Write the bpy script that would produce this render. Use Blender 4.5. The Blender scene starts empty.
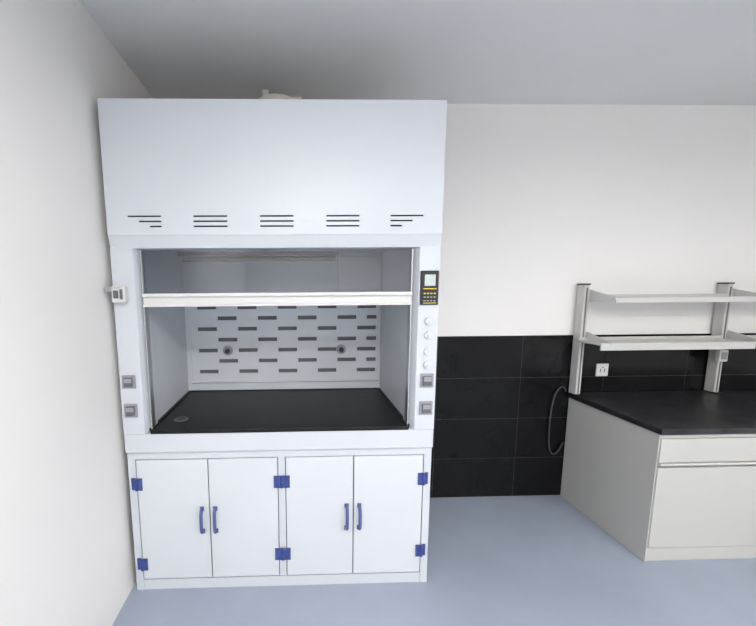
import bpy, bmesh, math
from mathutils import Matrix, Vector
sc=bpy.context.scene
try: sc.view_settings.view_transform='Standard'
except Exception: pass

# ---------------------------------------------------------------- materials
def mat(name,col,rough=.5,metal=0,var=.0,scale=8,bump=0,bscale=60,spec=.5,coat=0):
    m=bpy.data.materials.new(name); m.use_nodes=True
    nt=m.node_tree; b=nt.nodes['Principled BSDF']
    b.inputs['Base Color'].default_value=(*col,1); b.inputs['Roughness'].default_value=rough
    b.inputs['Metallic'].default_value=metal
    b.inputs['Specular IOR Level'].default_value=spec
    if coat: b.inputs['Coat Weight'].default_value=coat; b.inputs['Coat Roughness'].default_value=.1
    tc=nt.nodes.new('ShaderNodeTexCoord')
    if var:
        n=nt.nodes.new('ShaderNodeTexNoise'); n.inputs['Scale'].default_value=scale; n.inputs['Detail'].default_value=5
        r=nt.nodes.new('ShaderNodeValToRGB')
        r.color_ramp.elements[0].position=.3; r.color_ramp.elements[1].position=.7
        r.color_ramp.elements[0].color=(*[c*(1-var) for c in col],1)
        r.color_ramp.elements[1].color=(*[min(1,c*(1+var)) for c in col],1)
        nt.links.new(tc.outputs['Object'],n.inputs['Vector']); nt.links.new(n.outputs['Fac'],r.inputs['Fac'])
        nt.links.new(r.outputs['Color'],b.inputs['Base Color'])
    if bump:
        n=nt.nodes.new('ShaderNodeTexNoise'); n.inputs['Scale'].default_value=bscale; n.inputs['Detail'].default_value=4
        bp=nt.nodes.new('ShaderNodeBump'); bp.inputs['Strength'].default_value=bump; bp.inputs['Distance'].default_value=.002
        nt.links.new(tc.outputs['Object'],n.inputs['Vector']); nt.links.new(n.outputs['Fac'],bp.inputs['Height'])
        nt.links.new(bp.outputs['Normal'],b.inputs['Normal'])
    return m
M_wall=mat('paint_warm_white',(.85,.832,.808),.85,var=.012,scale=2,bump=.12,bscale=120)
M_ceil=mat('ceiling_paint',(.84,.84,.84),.9,var=.02,scale=1.5)
M_floor=mat('vinyl_floor',(.325,.37,.45),.32,var=.05,scale=3,bump=.05,bscale=30)
M_pp=mat('hood_white_polypropylene',(.60,.628,.67),.38,var=.012,scale=2)
M_ppin=mat('hood_inner_liner',(.58,.61,.65),.45,var=.02,scale=3)
M_door=mat('door_white',(.635,.66,.695),.35,var=.01,scale=2)
M_blue=mat('hinge_blue_plastic',(.045,.07,.25),.35)
M_handle=mat('handle_blue_grey_plastic',(.085,.11,.27),.35)
M_dark=mat('slot_shade_dark',(.03,.032,.036),.7)
M_slot=mat('baffle_slot_shade',(.13,.135,.15),.7)  # rear liner colour, darkened to paint the shade inside the baffle slots
M_grey=mat('socket_grey',(.30,.31,.33),.4)
M_dgrey=mat('socket_dark_grey',(.12,.12,.13),.4)
M_black=mat('black_plastic',(.012,.012,.013),.3)
M_cable=mat('cable_rubber',(.05,.05,.052),.5)
M_epoxy=mat('black_epoxy_top',(.009,.009,.010),.4,var=.5,scale=14,bump=.25,bscale=90,spec=.25)
M_bench_top=mat('bench_epoxy_top',(.022,.022,.024),.36,var=.6,scale=10,bump=.25,bscale=90,spec=.4)
M_bench=mat('bench_beige_steel',(.53,.525,.50),.4,var=.01,scale=2)
M_alu=mat('shelf_light_steel',(.58,.575,.55),.35,metal=.0)
M_whitep=mat('white_plastic',(.68,.68,.67),.3)
M_yel=mat('button_yellow',(.75,.55,.05),.4)
M_duct=mat('duct_cream',(.60,.58,.50),.5)
M_alum=mat('brushed_aluminium',(.55,.56,.58),.3,metal=.9)
M_scr=mat('lcd_screen',(.50,.56,.56),.2)
def glassmat():
    m=bpy.data.materials.new('sash_glass'); m.use_nodes=True
    nt=m.node_tree; nt.nodes.clear()
    o=nt.nodes.new('ShaderNodeOutputMaterial'); t=nt.nodes.new('ShaderNodeBsdfTransparent'); g=nt.nodes.new('ShaderNodeBsdfGlossy')
    t.inputs['Color'].default_value=(.72,.74,.78,1); g.inputs['Roughness'].default_value=.05
    mx=nt.nodes.new('ShaderNodeMixShader'); mx.inputs[0].default_value=.07
    nt.links.new(t.outputs[0],mx.inputs[1]); nt.links.new(g.outputs[0],mx.inputs[2]); nt.links.new(mx.outputs[0],o.inputs[0])
    return m
M_glass=glassmat()
def tilemat():
    m=bpy.data.materials.new('black_wall_tile'); m.use_nodes=True
    nt=m.node_tree; b=nt.nodes['Principled BSDF']
    tc=nt.nodes.new('ShaderNodeTexCoord')
    n=nt.nodes.new('ShaderNodeTexNoise'); n.inputs['Scale'].default_value=5; n.inputs['Detail'].default_value=8
    r=nt.nodes.new('ShaderNodeValToRGB'); r.color_ramp.elements[0].color=(.004,.004,.005,1); r.color_ramp.elements[1].color=(.009,.009,.010,1)
    nt.links.new(tc.outputs['Object'],n.inputs['Vector']); nt.links.new(n.outputs['Fac'],r.inputs['Fac']); nt.links.new(r.outputs[0],b.inputs['Base Color'])
    b.inputs['Roughness'].default_value=.18; b.inputs['Specular IOR Level'].default_value=.22
    return m
M_tile=tilemat()
M_grout=mat('tile_grout',(.035,.035,.037),.8)
def emis(name,col,s):
    m=bpy.data.materials.new(name); m.use_nodes=True
    b=m.node_tree.nodes['Principled BSDF']; b.inputs['Emission Color'].default_value=(*col,1); b.inputs['Emission Strength'].default_value=s
    return m
M_led=emis('led_panel_diffuser',(1,.98,.95),3.0)

# ---------------------------------------------------------------- helpers
def link(o,parent=None):
    sc.collection.objects.link(o)
    if parent: o.parent=parent
    return o
def empty(name,loc=(0,0,0)):
    o=bpy.data.objects.new(name,None); o.empty_display_size=.1; sc.collection.objects.link(o); return o
def addbox(bm,x0,x1,y0,y1,z0,z1):
    vs=[bm.verts.new(p) for p in [(x0,y0,z0),(x1,y0,z0),(x1,y1,z0),(x0,y1,z0),(x0,y0,z1),(x1,y0,z1),(x1,y1,z1),(x0,y1,z1)]]
    for f in [(0,3,2,1),(4,5,6,7),(0,1,5,4),(1,2,6,5),(2,3,7,6),(3,0,4,7)]: bm.faces.new([vs[i] for i in f])
def finish(bm,name,m,parent=None,bevel=0,seg=2,smooth=False):
    bmesh.ops.recalc_face_normals(bm,faces=bm.faces)
    me=bpy.data.meshes.new(name); bm.to_mesh(me); bm.free(); me.materials.append(m)
    o=bpy.data.objects.new(name,me); link(o,parent)
    if smooth:
        for p in me.polygons: p.use_smooth=True
    if bevel:
        md=o.modifiers.new('bevel','BEVEL'); md.width=bevel; md.segments=seg; md.limit_method='ANGLE'
    return o
def boxes(name,lst,m,parent=None,bevel=0):
    bm=bmesh.new()
    for b in lst: addbox(bm,*b)
    return finish(bm,name,m,parent,bevel)
def box(name,x0,x1,y0,y1,z0,z1,m,parent=None,bevel=0): return boxes(name,[(x0,x1,y0,y1,z0,z1)],m,parent,bevel)
def cyl(name,c,r,h,axis,m,parent=None,bevel=0,seg=32,r2=None):
    bm=bmesh.new(); bmesh.ops.create_cone(bm,cap_ends=True,segments=seg,radius1=r,radius2=r if r2 is None else r2,depth=h)
    if axis=='Y': bmesh.ops.rotate(bm,verts=bm.verts,matrix=Matrix.Rotation(math.pi/2,3,'X'))
    if axis=='X': bmesh.ops.rotate(bm,verts=bm.verts,matrix=Matrix.Rotation(math.pi/2,3,'Y'))
    bmesh.ops.translate(bm,verts=bm.verts,vec=c)
    return finish(bm,name,m,parent,bevel)
def prism(name,poly,axis,a,b,m,parent=None,bevel=0):
    bm=bmesh.new()
    def P(p,t):
        return {'Z':(p[0],p[1],t),'X':(t,p[0],p[1]),'Y':(p[0],t,p[1])}[axis]
    A=[bm.verts.new(P(p,a)) for p in poly]; B=[bm.verts.new(P(p,b)) for p in poly]
    bm.faces.new(A); bm.faces.new(B[::-1]); n=len(poly)
    for i in range(n): bm.faces.new([A[i],A[(i+1)%n],B[(i+1)%n],B[i]])
    return finish(bm,name,m,parent,bevel)
def holed(name,x0,x1,z0,z1,y,th,holes,m,parent=None):
    xs=sorted(set([round(v,4) for v in [x0,x1]+[h[0] for h in holes]+[h[1] for h in holes]]))
    zs=sorted(set([round(v,4) for v in [z0,z1]+[h[2] for h in holes]+[h[3] for h in holes]]))
    bm=bmesh.new(); V={}
    def v(i,k,yy):
        if (i,k,yy) not in V: V[(i,k,yy)]=bm.verts.new((xs[i],yy,zs[k]))
        return V[(i,k,yy)]
    solid={}
    for i in range(len(xs)-1):
        for k in range(len(zs)-1):
            cx=(xs[i]+xs[i+1])/2; cz=(zs[k]+zs[k+1])/2
            solid[(i,k)]=not any(h[0]<cx<h[1] and h[2]<cz<h[3] for h in holes)
    for (i,k),s in solid.items():
        if not s: continue
        for yy in (y,y+th): bm.faces.new([v(i,k,yy),v(i+1,k,yy),v(i+1,k+1,yy),v(i,k+1,yy)])
        for (di,dk,e) in [(-1,0,((i,k),(i,k+1))),(1,0,((i+1,k),(i+1,k+1))),(0,-1,((i,k),(i+1,k))),(0,1,((i,k+1),(i+1,k+1)))]:
            if not solid.get((i+di,k+dk),False):
                (a,b),(c,d)=e; bm.faces.new([v(a,b,y),v(c,d,y),v(c,d,y+th),v(a,b,y+th)])
    return finish(bm,name,m,parent)
def tube(name,pts,r,m,parent=None,cyclic=False):
    cu=bpy.data.curves.new(name,'CURVE'); cu.dimensions='3D'; cu.bevel_depth=r; cu.bevel_resolution=4; cu.use_fill_caps=True
    s=cu.splines.new('NURBS'); s.points.add(len(pts)-1)
    for p,q in zip(s.points,pts): p.co=(*q,1)
    s.use_endpoint_u=True; s.order_u=4; s.resolution_u=10
    tmp=bpy.data.objects.new(name+'_c',cu); sc.collection.objects.link(tmp)
    dg=bpy.context.evaluated_depsgraph_get(); me=bpy.data.meshes.new_from_object(tmp.evaluated_get(dg))
    bpy.data.objects.remove(tmp); me.name=name; me.materials.clear(); me.materials.append(m)
    for p in me.polygons: p.use_smooth=True
    o=bpy.data.objects.new(name,me); return link(o,parent)

# ---------------------------------------------------------------- room
XL=-.872; XR=4.6; YB=2.48; YF=-3.0; ZC=2.71
box('floor',XL-.1,XR+.1,YF-.1,YB+.12,-.1,0,M_floor)
box('ceiling',XL-.1,XR+.1,YF-.1,YB+.12,ZC,ZC+.1,M_ceil)
box('wall_left',XL-.1,XL,YF-.1,YB+.12,0,ZC,M_wall)
box('wall_right',XR,XR+.1,YF-.1,YB+.12,0,ZC,M_wall)
box('wall_back',XL,XR,YB+.008,YB+.12,0,ZC,M_wall)
box('wall_front',XL,XR,YF-.1,YF,0,ZC,M_wall)
tw=empty('wall_tile_wainscot')
box('grout_bed',XL+.002,XR-.002,YB+.002,YB+.0078,0.001,1.2,M_grout,tw)
bm=bmesh.new(); g=.002
x=.98-.6*3
while x<XR-.01:
    a=max(x,XL+.002); b=min(x+.6,XR-.002)
    for k in range(4): addbox(bm,a+g,b-g,YB,YB+.006,.3*k+g,.3*k+.3-g)
    x+=.6
finish(bm,'tiles',M_tile,tw,bevel=.0008,seg=1)

# ---------------------------------------------------------------- fume hood
H=empty('fume_hood')
hx0,hx1=-.842,.668
ybase=1.735
boxes('base_carcass',[(hx0,hx1,ybase,2.44,.06,.74),(hx0,-.806,ybase-.014,2.44,0,.7525),(.632,hx1,ybase-.014,2.44,0,.7525),(-.806,.632,ybase-.014,ybase+.02,.712,.7525)],M_pp,H)
box('base_plinth',-.805,.631,ybase-.012,2.42,0,.055,M_pp,H)
box('base_mullion',-.102,-.068,ybase-.014,ybase+.01,.06,.712,M_pp,H)
doors=[(-.800,-.4525),(-.4475,-.106),(-.064,.2735),(.2785,.626)]
for i,(a,b) in enumerate(doors):
    box('cupboard_door_%d'%(i+1),a,b,ybase-.020,ybase-.001,.066,.708,M_door,H,.0025)
box('door_gap_shade',-.806,.632,ybase-.0008,ybase+.001,.0555,.711,M_dgrey,H)  # dark sheet painting the shade in the gaps around the doors
def hinge(n,x,z,dirs):
    h=.062; bm=bmesh.new(); yf=ybase-.020
    for d in dirs:
        a,b=(x-.040,x-.003) if d<0 else (x+.003,x+.040)
        if len(dirs)==1: a,b=(x-.028,x-.003) if d<0 else (x+.003,x+.028)
        addbox(bm,a,b,yf-.007,yf,z-h/2,z+h/2)
        cx=(a+b)/2
        for dz in (-.02,.02):
            bmesh.ops.create_cone(bm,cap_ends=True,segments=12,radius1=.005,radius2=.004,depth=.003,matrix=Matrix.Translation((cx,yf-.0085,z+dz))@Matrix.Rotation(math.pi/2,4,'X'))
    for s in (-1,0,1):
        bmesh.ops.create_cone(bm,cap_ends=True,segments=16,radius1=.0075,radius2=.0075,depth=h/3-.002,matrix=Matrix.Translation((x,yf-.006,z+s*h/3)))
    finish(bm,n,M_blue,H)
for k,z in enumerate((.585,.150)): hinge('hinge_left_%d'%k,-.803,z,(1,))
for k,z in enumerate((.585,.190)): hinge('hinge_mid_%d'%k,-.085,z,(-1,1))
for k,z in enumerate((.585,.190)): hinge('hinge_right_%d'%k,.629,z,(-1,))
boxes('hinge_frame_plates',[(-.829,-.811,ybase-.022,ybase-.014,z-.031,z+.031) for z in (.585,.150)]+[(.637,.653,ybase-.022,ybase-.014,z-.031,z+.031) for z in (.585,.190)],M_blue,H,.002)
for k,xh in enumerate((-.487,-.421,.241,.306)):
    yf=ybase-.020
    tube('door_handle_%d'%k,[(xh,yf+.001,.328),(xh,yf-.016,.328),(xh,yf-.030,.338),(xh,yf-.032,.388),(xh,yf-.030,.438),(xh,yf-.016,.448),(xh,yf+.001,.448)],.0085,M_handle,H)
    boxes('handle_feet_%d'%k,[(xh-.011,xh+.011,yf-.005,yf,z-.012,z+.012) for z in (.328,.448)],M_handle,H,.003)
# apron + worktop
box('apron',hx0,hx1,1.704,2.44,.753,.848,M_pp,H,.003)
boxes('worktop',[(-.728,.554,1.725,2.405,.849,.862),(-.714,.543,1.699,1.725,.849,.868)],M_epoxy,H,.003)
boxes('worktop_side_lips',[(-.728,-.712,1.725,2.40,.862,.868),(.538,.554,1.725,2.40,.862,.868),(-.712,.538,2.385,2.40,.862,.868)],M_epoxy,H)
cyl('cup_drain_rim',(-.615,1.86,.8635),.036,.004,'Z',M_dgrey,H,.001)
cyl('cup_drain_grate',(-.615,1.86,.8645),.026,.004,'Z',M_black,H,.001)
zc0,zc1=.849,1.73
prism('column_left',[(hx0,1.70),(-.742,1.70),(-.714,1.76),(-.714,1.80),(hx0,1.80)],'Z',zc0,zc1,M_pp,H,.003)
prism('column_right',[(hx1,1.70),(hx1,1.80),(.543,1.80),(.543,1.76),(.571,1.70)],'Z',zc0,zc1,M_pp,H,.003)
boxes('side_panels',[(hx0,hx0+.02,1.80,2.45,zc0,1.79),(hx1-.02,hx1,1.80,2.45,zc0,1.79)],M_pp,H)
boxes('liner_sides',[(-.745,-.729,1.80,2.42,.862,1.77),(.555,.571,1.80,2.42,.862,1.77)],M_ppin,H)
box('liner_top',-.745,.571,1.80,2.44,1.765,1.785,M_ppin,H)
hy=1.683
ax,bx=-.838,.662
bm=bmesh.new()
T=[(ax,hy+.002,1.7865),(bx,hy+.002,1.7865),(bx,1.80,1.7865),(ax,1.80,1.7865)]
Bt=[(hx0+.002,1.704,1.728),(hx1-.002,1.704,1.728),(hx1-.002,1.80,1.722),(hx0+.002,1.80,1.722)]
tv=[bm.verts.new(p) for p in T]; bv=[bm.verts.new(p) for p in Bt]
bm.faces.new(tv); bm.faces.new(bv[::-1])
for i in range(4): bm.faces.new([tv[i],tv[(i+1)%4],bv[(i+1)%4],bv[i]])
finish(bm,'tapered_sill',M_pp,H)
slots=[]; zz=(1.865,1.843,1.821); sh=.0035
def s(a,b,z): slots.append((a,b,z-sh,z+sh))
s(-.745,-.598,zz[0]); s(-.697,-.598,zz[1]); s(-.650,-.598,zz[2])
for a in (-.456,-.161,.136):
    for z in zz: s(a,a+.150,z)
s(.426,.576,zz[0]); s(.426,.526,zz[1]); s(.426,.479,zz[2])
holed('head_front_panel',ax,bx,1.784,2.35,hy,.004,slots,M_pp,H)
box('louvre_slot_shade',-.80,.62,hy+.012,hy+.014,1.80,1.89,M_dark,H)  # dark sheet added behind the slots as their painted shade
boxes('head_shell',[(ax,ax+.012,hy+.004,2.45,1.787,2.35),(bx-.012,bx,hy+.004,2.45,1.787,2.35),(ax+.012,bx-.012,hy+.004,2.45,2.338,2.35),(ax+.012,bx-.012,2.438,2.45,1.787,2.338)],M_pp,H)
box('head_underside',ax,bx,hy+.004,1.80,1.7865,1.790,M_pp,H)
# baffle with slots
bs=[]
def row(z,c0,n,w=.066):
    for i in range(n): bs.append((c0+.262*i-w,c0+.262*i+w,z-.0125,z+.0125))
for z in (.995,1.137,1.279,1.421): row(z,-.588,5,.062)
for z in (1.066,1.208,1.350): row(z,-.457,4,.062)
for z in (1.066,1.208,1.350): bs.append((.46,.525,z-.0125,z+.0125))
holed('baffle_panel',-.70,.545,.925,1.745,2.385,.006,bs,M_ppin,H)
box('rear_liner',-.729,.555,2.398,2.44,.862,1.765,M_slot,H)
boxes('rear_liner_frame',[(-.729,-.706,2.386,2.398,.868,1.765),(.549,.555,2.386,2.398,.868,1.765),(-.706,.549,2.386,2.398,.868,.915),(-.706,.549,2.386,2.398,1.75,1.765)],M_ppin,H)
boxes('baffle_trim',[(-.706,-.698,2.379,2.391,.92,1.75),(.541,.549,2.379,2.391,.92,1.75),(-.698,.541,2.379,2.391,.92,.928),(-.698,.541,2.379,2.391,1.742,1.75)],M_pp,H)
for k,(x,z) in enumerate(((-.457,1.137),(.290,1.137))):
    cyl('baffle_nozzle_%d'%k,(x,2.378,z),.032,.014,'Y',M_grey,H,.003)
    cyl('baffle_nozzle_tip_%d'%k,(x,2.362,z),.016,.026,'Y',M_black,H,.003)
box('lamp_housing',-.70,.25,2.20,2.30,1.735,1.765,M_dgrey,H,.004)
cyl('lamp_tube',(-.22,2.25,1.720),.016,.92,'X',M_dgrey,H)
box('inner_service_panel',.27,.54,2.366,2.379,1.53,1.741,M_whitep,H,.004)
# sash
sy=1.722
boxes('sash_handle',[(-.713,.542,sy-.006,sy+.022,1.466,1.524),(-.713,.542,sy-.022,sy-.006,1.508,1.524),(-.713,.542,sy-.020,sy-.006,1.462,1.472)],M_whitep,H,.003)
box('sash_glass',-.713,.542,sy+.004,sy+.009,1.524,1.722,M_glass,H)
boxes('sash_track',[(-.7145,-.709,1.715,1.76,.87,1.722),(.5385,.5435,1.715,1.76,.87,1.722)],M_alum,H)
def socket(n,x0,x1,z0,z1):
    box(n+'_plate',x0,x1,1.692,1.700,z0,z1,M_grey,H,.002)
    box(n+'_cover',x0+.010,x1-.010,1.684,1.692,z0+.010,z1-.010,M_dgrey,H,.003)
    box(n+'_lid',x0+.014,x1-.014,1.681,1.684,(z0+z1)/2-.002,z1-.014,M_grey,H)
socket('socket_left_a',-.828,-.766,1.078,1.143); socket('socket_left_b',-.828,-.766,.937,1.003)
socket('socket_right_a',.590,.654,1.064,1.132); socket('socket_right_b',.590,.654,.927,.995)
box('isolator_body',-.832,-.772,1.664,1.700,1.485,1.560,M_whitep,H,.004)
boxes('isolator_switch',[(-.820,-.800,1.655,1.664,1.505,1.540),(-.793,-.781,1.658,1.664,1.500,1.545)],M_dgrey,H,.002)
boxes('isolator_handle',[(-.860,-.832,1.668,1.676,1.535,1.558),(-.860,-.790,1.660,1.664,1.549,1.554)],M_alum,H)
box('controller_body',.575,.660,1.688,1.700,1.462,1.620,M_black,H,.004)
box('controller_screen',.592,.643,1.685,1.688,1.550,1.602,M_scr,H,.002)
bl=[]
for r_ in range(3):
    for c_ in range(4): bl.append((.590+.0155*c_,.599+.0155*c_,1.685,1.688,1.478+.017*r_,1.484+.017*r_))
boxes('controller_buttons',bl[:8],M_grey,H); boxes('controller_labels_yellow',bl[8:],M_yel,H)
boxes('controller_label',[(.588,.649,1.6865,1.688,1.535,1.539),(.588,.649,1.6865,1.688,1.469,1.472)],M_yel,H)
for k,z in enumerate((1.385,1.318,1.240,1.175)):
    cyl('valve_knob_%d'%k,(.620,1.692,z),.018,.016,'Y',M_door,H,.003)
    cyl('valve_cap_%d'%k,(.620,1.682,z),.008,.006,'Y',M_pp,H,.001)
# exhaust outlet on roof
cyl('exhaust_collar',(-.10,2.15,2.365),.145,.03,'Z',M_duct,H,.004,48)
cyl('exhaust_stub',(-.10,2.15,2.465),.105,.17,'Z',M_duct,H,0,48)
boxes('damper_actuator',[(-.175,-.140,2.12,2.16,2.545,2.608),(-.06,.04,2.16,2.22,2.35,2.592)],M_duct,H,.004)

# ---------------------------------------------------------------- lab bench
B=empty('lab_bench')
bxl=1.925; byf=1.794; zt=.788
box('bench_top',bxl,3.9,byf,2.478,zt-.034,zt,M_bench_top,B,.004)
cx=bxl+.018; zu=zt-.0345
box('carcass',cx,3.88,byf+.045,2.475,.08,zu,M_bench,B)
box('end_panel',cx-.006,cx,byf+.022,2.475,0,zu,M_bench,B,.0015)
box('top_rail',cx,3.88,byf+.022,byf+.045,zt-.060,zu,M_bench,B,.002)
xx=cx+.004
for k in range(3):
    a=xx+.64*k; b=a+.632
    box('drawer_front_%d'%k,a,b,byf+.018,byf+.044,.592,zt-.063,M_bench,B,.003)
    box('drawer_pull_%d'%k,a,b,byf+.006,byf+.020,.578,.589,M_alu,B,.002)
    box('cupboard_front_%d'%k,a,b,byf+.018,byf+.044,.088,.560,M_bench,B,.003)
box('plinth',cx,3.88,byf+.03,2.47,0,.0795,M_bench,B,.002)

# ---------------------------------------------------------------- reagent shelf
R=empty('reagent_shelf')
for k,px in enumerate((1.926,2.915)):
    box('upright_%d'%k,px,px+.034,2.405,2.470,zt+.001,1.548,M_alu,R,.003)
    box('upright_slot_%d'%k,px+.012,px+.022,2.4035,2.406,.80,1.53,M_dgrey,R)
    box('upright_cap_%d'%k,px-.003,px+.037,2.400,2.473,1.548,1.558,M_black,R,.002)
    box('upright_foot_%d'%k,px,px+.060,2.395,2.474,zt+.001,zt+.009,M_black,R,.002)
    for j,zb in enumerate((1.462,1.178)):
        prism('bracket_%d_%d'%(k,j),[(2.405,zb+.055),(2.405,zb-.025),(2.24,zb-.012),(2.20,zb-.005),(2.20,zb+.008)],'X',px+.034,px+.046,M_alu,R,.001)
def shelf(n,x0,x1,z,lip):
    boxes(n,[(x0,x1,2.215,2.398,z-.010,z),(x0,x1,2.205,2.215,z-lip+.006,z+.006),(x0,x1,2.390,2.398,z,z+.02)],M_alu,R,.0015)
shelf('shelf_upper_1',1.973,2.905,1.464,.034); shelf('shelf_upper_2',2.965,3.85,1.464,.034)
shelf('shelf_lower_1',1.905,2.905,1.178,.046); shelf('shelf_lower_2',2.965,3.85,1.178,.046)
boxes('post_socket',[(2.885,2.945,2.375,2.403,1.02,1.10)],M_whitep,R,.004)
box('post_socket_face',2.895,2.935,2.371,2.375,1.035,1.085,M_grey,R,.002)

# wall socket + cable
S=empty('wall_socket')
box('plate',2.115,2.200,2.468,2.4795,.905,.995,M_whitep,S,.003)
boxes('pin_holes',[(2.140,2.146,2.4668,2.4682,.935,.960),(2.168,2.174,2.4668,2.4682,.935,.960),(2.152,2.162,2.4668,2.4682,.965,.972)],M_black,S)
tube('power_cable',[(1.905,2.468,.80),(1.89,2.465,.845),(1.84,2.465,.83),(1.808,2.465,.70),(1.803,2.465,.50),(1.815,2.465,.36),(1.85,2.465,.32),(1.885,2.465,.34),(1.915,2.465,.42)],.0048,M_cable)

# ---------------------------------------------------------------- lights : unseen ceiling lights, hung low with an added upward fill for the ceiling
def panel(x,y,sx,sy_,down,upw):
    e=empty('ceiling_light_with_fill'); z=2.45
    boxes('housing',[(x-sx/2-.015,x+sx/2+.015,y-sy_/2-.015,y-sy_/2,z,z+.05),(x-sx/2-.015,x+sx/2+.015,y+sy_/2,y+sy_/2+.015,z,z+.05),(x-sx/2-.015,x-sx/2,y-sy_/2,y+sy_/2,z,z+.05),(x+sx/2,x+sx/2+.015,y-sy_/2,y+sy_/2,z,z+.05)],M_alum,e)
    box('diffuser',x-sx/2,x+sx/2,y-sy_/2,y+sy_/2,z+.01,z+.04,M_led,e)
    boxes('hangers',[(x+dx-.003,x+dx+.003,y-.003,y+.003,z+.04,ZC-.001) for dx in (-sx/2+.1,sx/2-.1)],M_alum,e)
    for nm,pw,zz_,rot in (('led_down',down,z-.002,0),('added_ceiling_fill',upw,z+.052,math.pi)):
        l=bpy.data.lights.new(nm,'AREA'); l.shape='RECTANGLE'; l.size=sx; l.size_y=sy_; l.energy=pw; l.color=(1,.985,.97)
        o=bpy.data.objects.new(nm,l); o.location=(x,y,zz_); o.rotation_euler=(rot,0,0); link(o,e)
for x in (.2,2.5):
    for y in (-.35,-1.9): panel(x,y,1.2,.2,31,18)
w=bpy.data.worlds.new('world'); sc.world=w; w.use_nodes=True
w.node_tree.nodes['Background'].inputs[0].default_value=(.9,.95,1,1); w.node_tree.nodes['Background'].inputs[1].default_value=.3

# ---------------------------------------------------------------- camera
f,x0,y0,pit,rol,yaw,Hc=364,306,334,.129,-.00758,.0244,1.55
c,s_=math.cos(pit),math.sin(pit); cy,sn=math.cos(yaw),math.sin(yaw); cr,sr=math.cos(rol),math.sin(rol)
r0=Vector((cy,-sn,0)); up=Vector((sn*s_,cy*s_,c)); fw=Vector((sn*c,cy*c,-s_))
R1=r0*cr+up*sr; U1=r0*(-sr)+up*cr
cam=bpy.data.cameras.new('camera'); co=bpy.data.objects.new('camera',cam); sc.collection.objects.link(co)
co.matrix_world=Matrix(((R1.x,U1.x,-fw.x,0),(R1.y,U1.y,-fw.y,0),(R1.z,U1.z,-fw.z,Hc),(0,0,0,1)))
cam.sensor_fit='HORIZONTAL'; cam.sensor_width=36; cam.lens=f/756*36
cam.shift_x=(378-x0)/756; cam.shift_y=(y0-313)/756
cam.clip_start=.05
sc.camera=co
